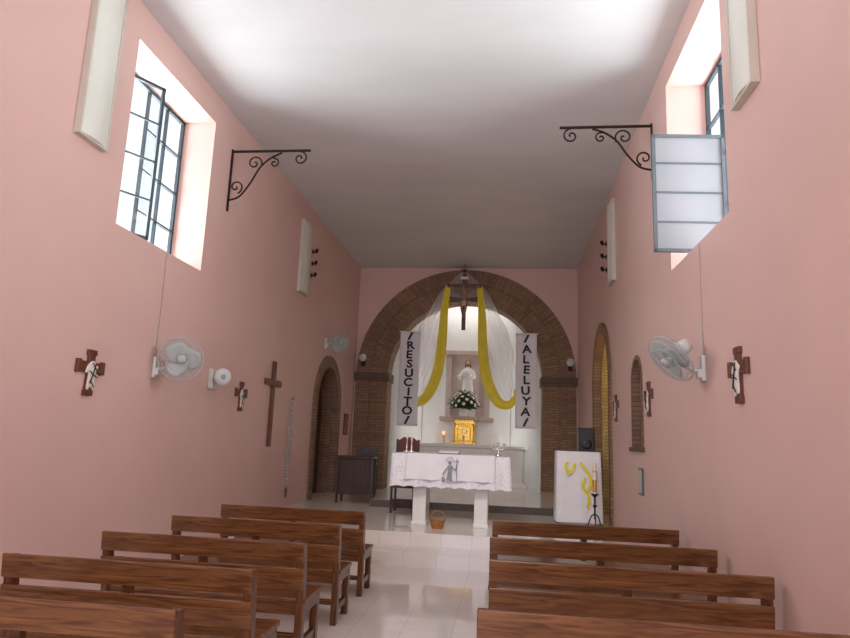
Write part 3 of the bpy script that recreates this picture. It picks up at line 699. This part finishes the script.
def fan(side,y,z,hx,hy,hz,dirv,R,label):
    e=thing('wall_fan',label,'fan',(wx(side,0.001),y,z),wallrot(side),'white wall fans')
    B().box((0,-.05,-0.13),(0.035,.05,0.10)).box((0.001,-.045,-0.10),(0.07,.045,-0.02)).done('wall_plate',M_plast,e,bevel=0.01)
    d=Vector(dirv).normalized(); c=Vector((hx,hy,hz)); back=c-d*0.13
    B().tube(spline([(0.04,0,-0.04),(0.12,0,-0.02),tuple(back-Vector((0,0,0.09))),tuple(back-d*0.02)],6),0.02,10).done('arm',M_plast,e,True)
    T=Matrix.Translation(c)@d.to_track_quat('Z','Y').to_matrix().to_4x4()
    m=B(); m.M=T; m.lathe([(0.02,-0.24),(0.06,-0.22),(0.072,-0.14),(0.065,-0.07),(0.03,-0.05)]); m.done('motor_housing',M_plast,e,True)
    g=B(); g.M=T
    def rr(r,z): g.tube([(r*math.cos(2*math.pi*i/36),r*math.sin(2*math.pi*i/36),z) for i in range(36)],0.0028,5,True)
    prof=lambda t,s: (R*t, s*0.07*math.sqrt(max(0,1-t**3)))
    for t in (0.3,0.62,0.86): 
        for s in (-1,1): r_,z_=prof(t,s); rr(r_,z_)
    g.tube([(R*math.cos(2*math.pi*i/40),R*math.sin(2*math.pi*i/40),0) for i in range(40)],0.006,6,True)
    for k in range(40):
        a=2*math.pi*k/40
        for s in (-1,1):
            g.tube([(prof(t,s)[0]*math.cos(a),prof(t,s)[0]*math.sin(a),prof(t,s)[1]) for t in (0.18,0.45,0.75,0.93,1.0)],0.0015,4)
    g.done('cage',M_hub,e,True)
    h=B(); h.M=T; h.lathe([(0.05,0.065),(0.05,0.075),(0.02,0.085)]).lathe([(0.03,-0.05),(0.035,0.03),(0.01,0.045)]); h.done('hub',M_hub,e,True)
    for k in range(3):
        b=B(); b.M=T@Matrix.Rotation(2*math.pi*k/3,4,'Z'); rows=[]
        for i in range(8):
            t=i/7; r_=0.03+(R*0.84-0.03)*t; w=0.035+0.16*R/0.24*math.sin(math.pi*min(1,0.15+t*0.72))
            rows.append([(r_*math.cos(q),r_*math.sin(q),0.025*(k2-2)/2*(1.2-0.5*t)) for k2,q in [(k2,(k2-2)/4*w/max(r_,0.06)*1.6) for k2 in range(5)]])
        b.grid(rows); o=b.done('blade',M_blade,e,True); mm=o.modifiers.new('s','SOLIDIFY'); mm.thickness=0.004
    return e
fan('L',6.68,2.27,0.30,0.0,0.08,(0.55,-1,-0.05),0.235,'white oscillating wall fan with wire cage mounted on the pink wall')
fan('R',5.98,2.32,0.30,0.06,0.06,(0.95,0.35,-0.85),0.235,'white wall fan tilted downward on the pink wall')
fan('L',13.30,3.52,0.32,0.0,0.0,(0.8,-1,-0.1),0.235,'white wall fan mounted above the arched doorway')
sp=thing('wall_speaker','small round white wall unit with blue-grey centre on a bracket','speaker',(wx('L',0.001),8.08,2.27),0)
B().box((0,-.09,-0.14),(0.06,.09,0.12)).box((0.05,-.02,-.02),(0.14,.02,.02)).done('wall_plate',M_plast,sp,bevel=0.012)
sT=Matrix.Translation((0.15,0,0.02))@Vector((0.8,-1,0)).to_track_quat('Z','Y').to_matrix().to_4x4()
b=B(); b.M=sT; b.lathe([(0.05,-0.10),(0.09,-0.08),(0.11,-0.02),(0.112,0.04),(0.09,0.065),(0.05,0.07)],n=28); b.done('shell',M_plast,sp,True)
b=B(); b.M=sT; b.lathe([(0.035,0.068),(0.03,0.078),(0.01,0.08)],n=20); b.done('centre_button',M_blue,sp,True)
for side,y,z0,z1 in (('L',6.66,2.37,WZL-0.02),('R',5.98,2.42,WZR-0.02)):
    o=B().tube([(0,0,0),(0.002,0.006,(z1-z0)*0.5),(0,0,z1-z0)],0.005,6).done('electric_cable',M_cable); o.location=(wx(side,0.006),y,z0)
    meta(o,'thin grey electric cable running down the wall to the fan','cable','cables above the fans')
def station(side,y,z0,s=1.0):
    e=thing('station_cross','dark wooden cross with a pale carved figure on the pink wall','cross',(wx(side,-0.002),y,z0),wallrot(side),'small crosses along the side walls')
    H=0.42*s; W=0.19*s; t=0.045*s
    def arm(y0,y1,z0_,z1_): b.box((0,y0,z0_),(0.03,y1,z1_))
    b=B(); arm(-t,t,0,H); arm(-W,W,H*0.52,H*0.52+2*t)
    f=0.06*s
    b.box((0,-f,0),(0.033,f,0.05*s)); b.box((0,-f,H-0.05*s),(0.033,f,H)); b.box((0,-W-0.01,H*.52+t-f),(0.033,-W+0.04*s,H*.52+t+f)); b.box((0,W-0.04*s,H*.52+t-f),(0.033,W+0.01,H*.52+t+f))
    b.done('cross',M_cross,e,bevel=0.003)
    V=[(0.045,0,0.13),(0.05,0,0.20),(0.05,0,0.27),(0.05,0.0,0.325),(0.05,-.06,0.25),(0.05,-.085,0.20),(0.05,.06,0.26),(0.05,.09,0.27),(0.045,-.03,0.10),(0.045,-.035,0.05),(0.045,.035,0.10),(0.045,.04,0.06)]
    E=[(0,1),(1,2),(2,3),(2,4),(4,5),(2,6),(6,7),(0,8),(8,9),(0,10),(10,11)]
    R=[.038,.042,.044,.026,.022,.016,.022,.016,.026,.020,.026,.020]
    skin_fig('figure',[tuple(c*s for c in v) for v in V],E,[r*s for r in R],M_figure,e,flatx=(0.03,0.35))
    k=B()
    for a,c in (((-.03,.11),(.035,.30)),((-.05,.22),(.06,.17)),((.03,.08),(-.03,.14)),((-.02,.30),(.045,.24))):
        k.tube([(0.054*s,a[0]*s,a[1]*s),(0.054*s,c[0]*s,c[1]*s)],0.005*s,5)
    k.done('ink_lines',M_black,e)
for side,y,z in (('L',5.56,1.87),('L',9.07,1.89),('R',5.10,1.95),('R',8.22,1.97),('R',10.62,1.98)): station(side,y,z,1.0)
lc=thing('wooden_cross','tall plain dark wooden cross on the pink wall','cross',(XL,10.33,1.38))
B().box((0,-0.055,0),(0.045,0.055,1.38)).done('upright',M_cross,lc,bevel=0.006)
B().box((0,-0.36,0.98),(0.042,0.36,1.08)).done('crossbeam',M_cross,lc,bevel=0.006)
ro=thing('rosary','long string of large wooden beads hanging on the pink wall','rosary',(XL+0.001,11.35,0.55))
b=B()
for i in range(26):
    z=0.28+i*0.053
    for s in (-1,1): b.ball((0.03,s*0.075*math.sin(math.pi*min(1,(i+2)/27)),z),0.020,8,6)
for i in range(3): b.ball((0.03,0,0.14+i*0.05),0.018,8,6)
b.done('beads',M_hub,ro,True)
B().box((0.02,-.012,-0.05),(0.04,.012,0.12)).box((0.02,-.05,0.05),(0.04,.05,0.075)).done('pendant_cross',M_cross,ro)
B().tube([(0,0,1.66),(0.05,0,1.66),(0.05,0,1.69)],0.008,6).done('nail',M_iron,ro)
pf=thing('framed_picture','small reddish framed picture on the pink wall','picture',(XL+0.001,15.5,1.62))
B().box((0,-.20,0),(0.02,.20,0.5)).done('frame',M_dwood,pf,bevel=0.005)
B().box((0.018,-.165,0.035),(0.024,.165,0.465)).done('print',M_picture,pf)
pq=thing('wall_plaque','small dark grey metal plaque fixed to the wall below the niche','plaque',(XR-0.0005,8.80,1.00),math.pi)
B().box((0,-.12,0),(0.02,.12,0.34)).done('plate',M_plaque,pq,bevel=0.006)
B().box((0.015,-.095,0.03),(0.024,.095,0.31)).done('inset_panel',M_hub,pq,bevel=0.003)
for x in (-3.60,1.55):
    e=thing('wall_sconce','small white glass globe sconce on the brick pillar','lamp',(x,YA-0.061,3.42),0,'globe sconces on the brick pillars')
    B().box((-.05,-.02,-.06),(.05,0,.06)).tube([(0,-.02,0),(0,-.12,0),(0,-.14,0.05)],0.012,8).done('bracket',M_iron,e)
    B().ball((0,-.14,0.14),0.10,16,10).done('globe',M_plast,e,True)

# ------------------------------------------------------------ lights
def area(name,loc,rot,sx,sy,e,col):
    l=bpy.data.lights.new(name,'AREA'); l.shape='RECTANGLE'; l.size=sx; l.size_y=sy; l.energy=e; l.color=col
    o=bpy.data.objects.new(name,l); o.location=loc; o.rotation_euler=rot; COL.objects.link(o); return o
def aim(o,t):
    o.rotation_euler=(Vector(t)-o.location).to_track_quat('-Z','Y').to_euler()
a=area('window_daylight',(XL-1.9,7.4,4.1),(0,0,0),3.2,3.2,540,(0.93,0.96,1)); aim(a,(0,6.8,4.9))
a=area('window_daylight',(XR+1.9,7.0,4.1),(0,0,0),3.2,3.2,540,(0.93,0.96,1)); aim(a,(-2,6.4,4.9))
a=area('door_daylight',(-1.04,YB-0.3,1.7),(0,0,0),2.1,3.2,120,(0.66,0.68,1)); aim(a,(-1.0,5,1.6))
a=area('nave_rear_fill',(-1.04,YB-0.3,4.6),(0,0,0),3.6,1.8,150,(1,0.96,0.92)); aim(a,(-1.0,14,2.5))  # added soft fill from high behind the camera, no known window
# added fill spot with no fitting, brightens the altar and arch
sl_=bpy.data.lights.new('altar_fill_spot','SPOT'); sl_.energy=520; sl_.spot_size=math.radians(46); sl_.spot_blend=0.9; sl_.shadow_soft_size=0.25; sl_.color=(1,0.96,0.90)
so=bpy.data.objects.new('altar_fill_spot',sl_); so.location=(-1.04,4.6,5.7); COL.objects.link(so); aim(so,(-0.6,11.4,1.2))
a=area('apse_fill',(-1.04,YA+0.70,5.45),(0,0,0),2.2,0.25,22,(1,0.98,0.95)); aim(a,(-1.04,YA+1.15,2.0))  # this and the side strips are unseen fill added to brighten the apse
a=area('apse_fill',(-2.75,YA+0.66,2.6),(0,0,0),0.1,2.4,8,(1,0.98,0.95)); aim(a,(-0.9,YA+1.2,2.4))
a=area('apse_fill',(0.67,YA+0.66,2.6),(0,0,0),0.1,2.4,8,(1,0.98,0.95)); aim(a,(-1.2,YA+1.2,2.4))
pl=bpy.data.lights.new('doorway_lamp','POINT'); pl.energy=14; pl.color=(1,0.72,0.28); pl.shadow_soft_size=0.05
po=bpy.data.objects.new('doorway_lamp',pl); po.location=(XR+0.20,11.55,2.9); COL.objects.link(po)

W=bpy.data.worlds.new('World'); S.world=W; W.use_nodes=True
W.node_tree.nodes['Background'].inputs[0].default_value=(0.92,0.96,1,1); W.node_tree.nodes['Background'].inputs[1].default_value=1.2

# ------------------------------------------------------------ camera
f,r=650,0.016
Yc=Vector((80,-123,-f)).normalized()
u=Vector((math.sin(r),math.cos(r),0)); Zc=(u-u.dot(Yc)*Yc).normalized(); Xc=Yc.cross(Zc)
M3=Matrix((Xc,Yc,Zc))
cam=bpy.data.cameras.new('camera'); cam.sensor_fit='HORIZONTAL'; cam.sensor_width=36; cam.lens=36*f/850; cam.clip_end=100
co=bpy.data.objects.new('camera',cam); COL.objects.link(co)
co.matrix_world=Matrix.Translation((0,0,1.6))@M3.to_4x4()
S.camera=co
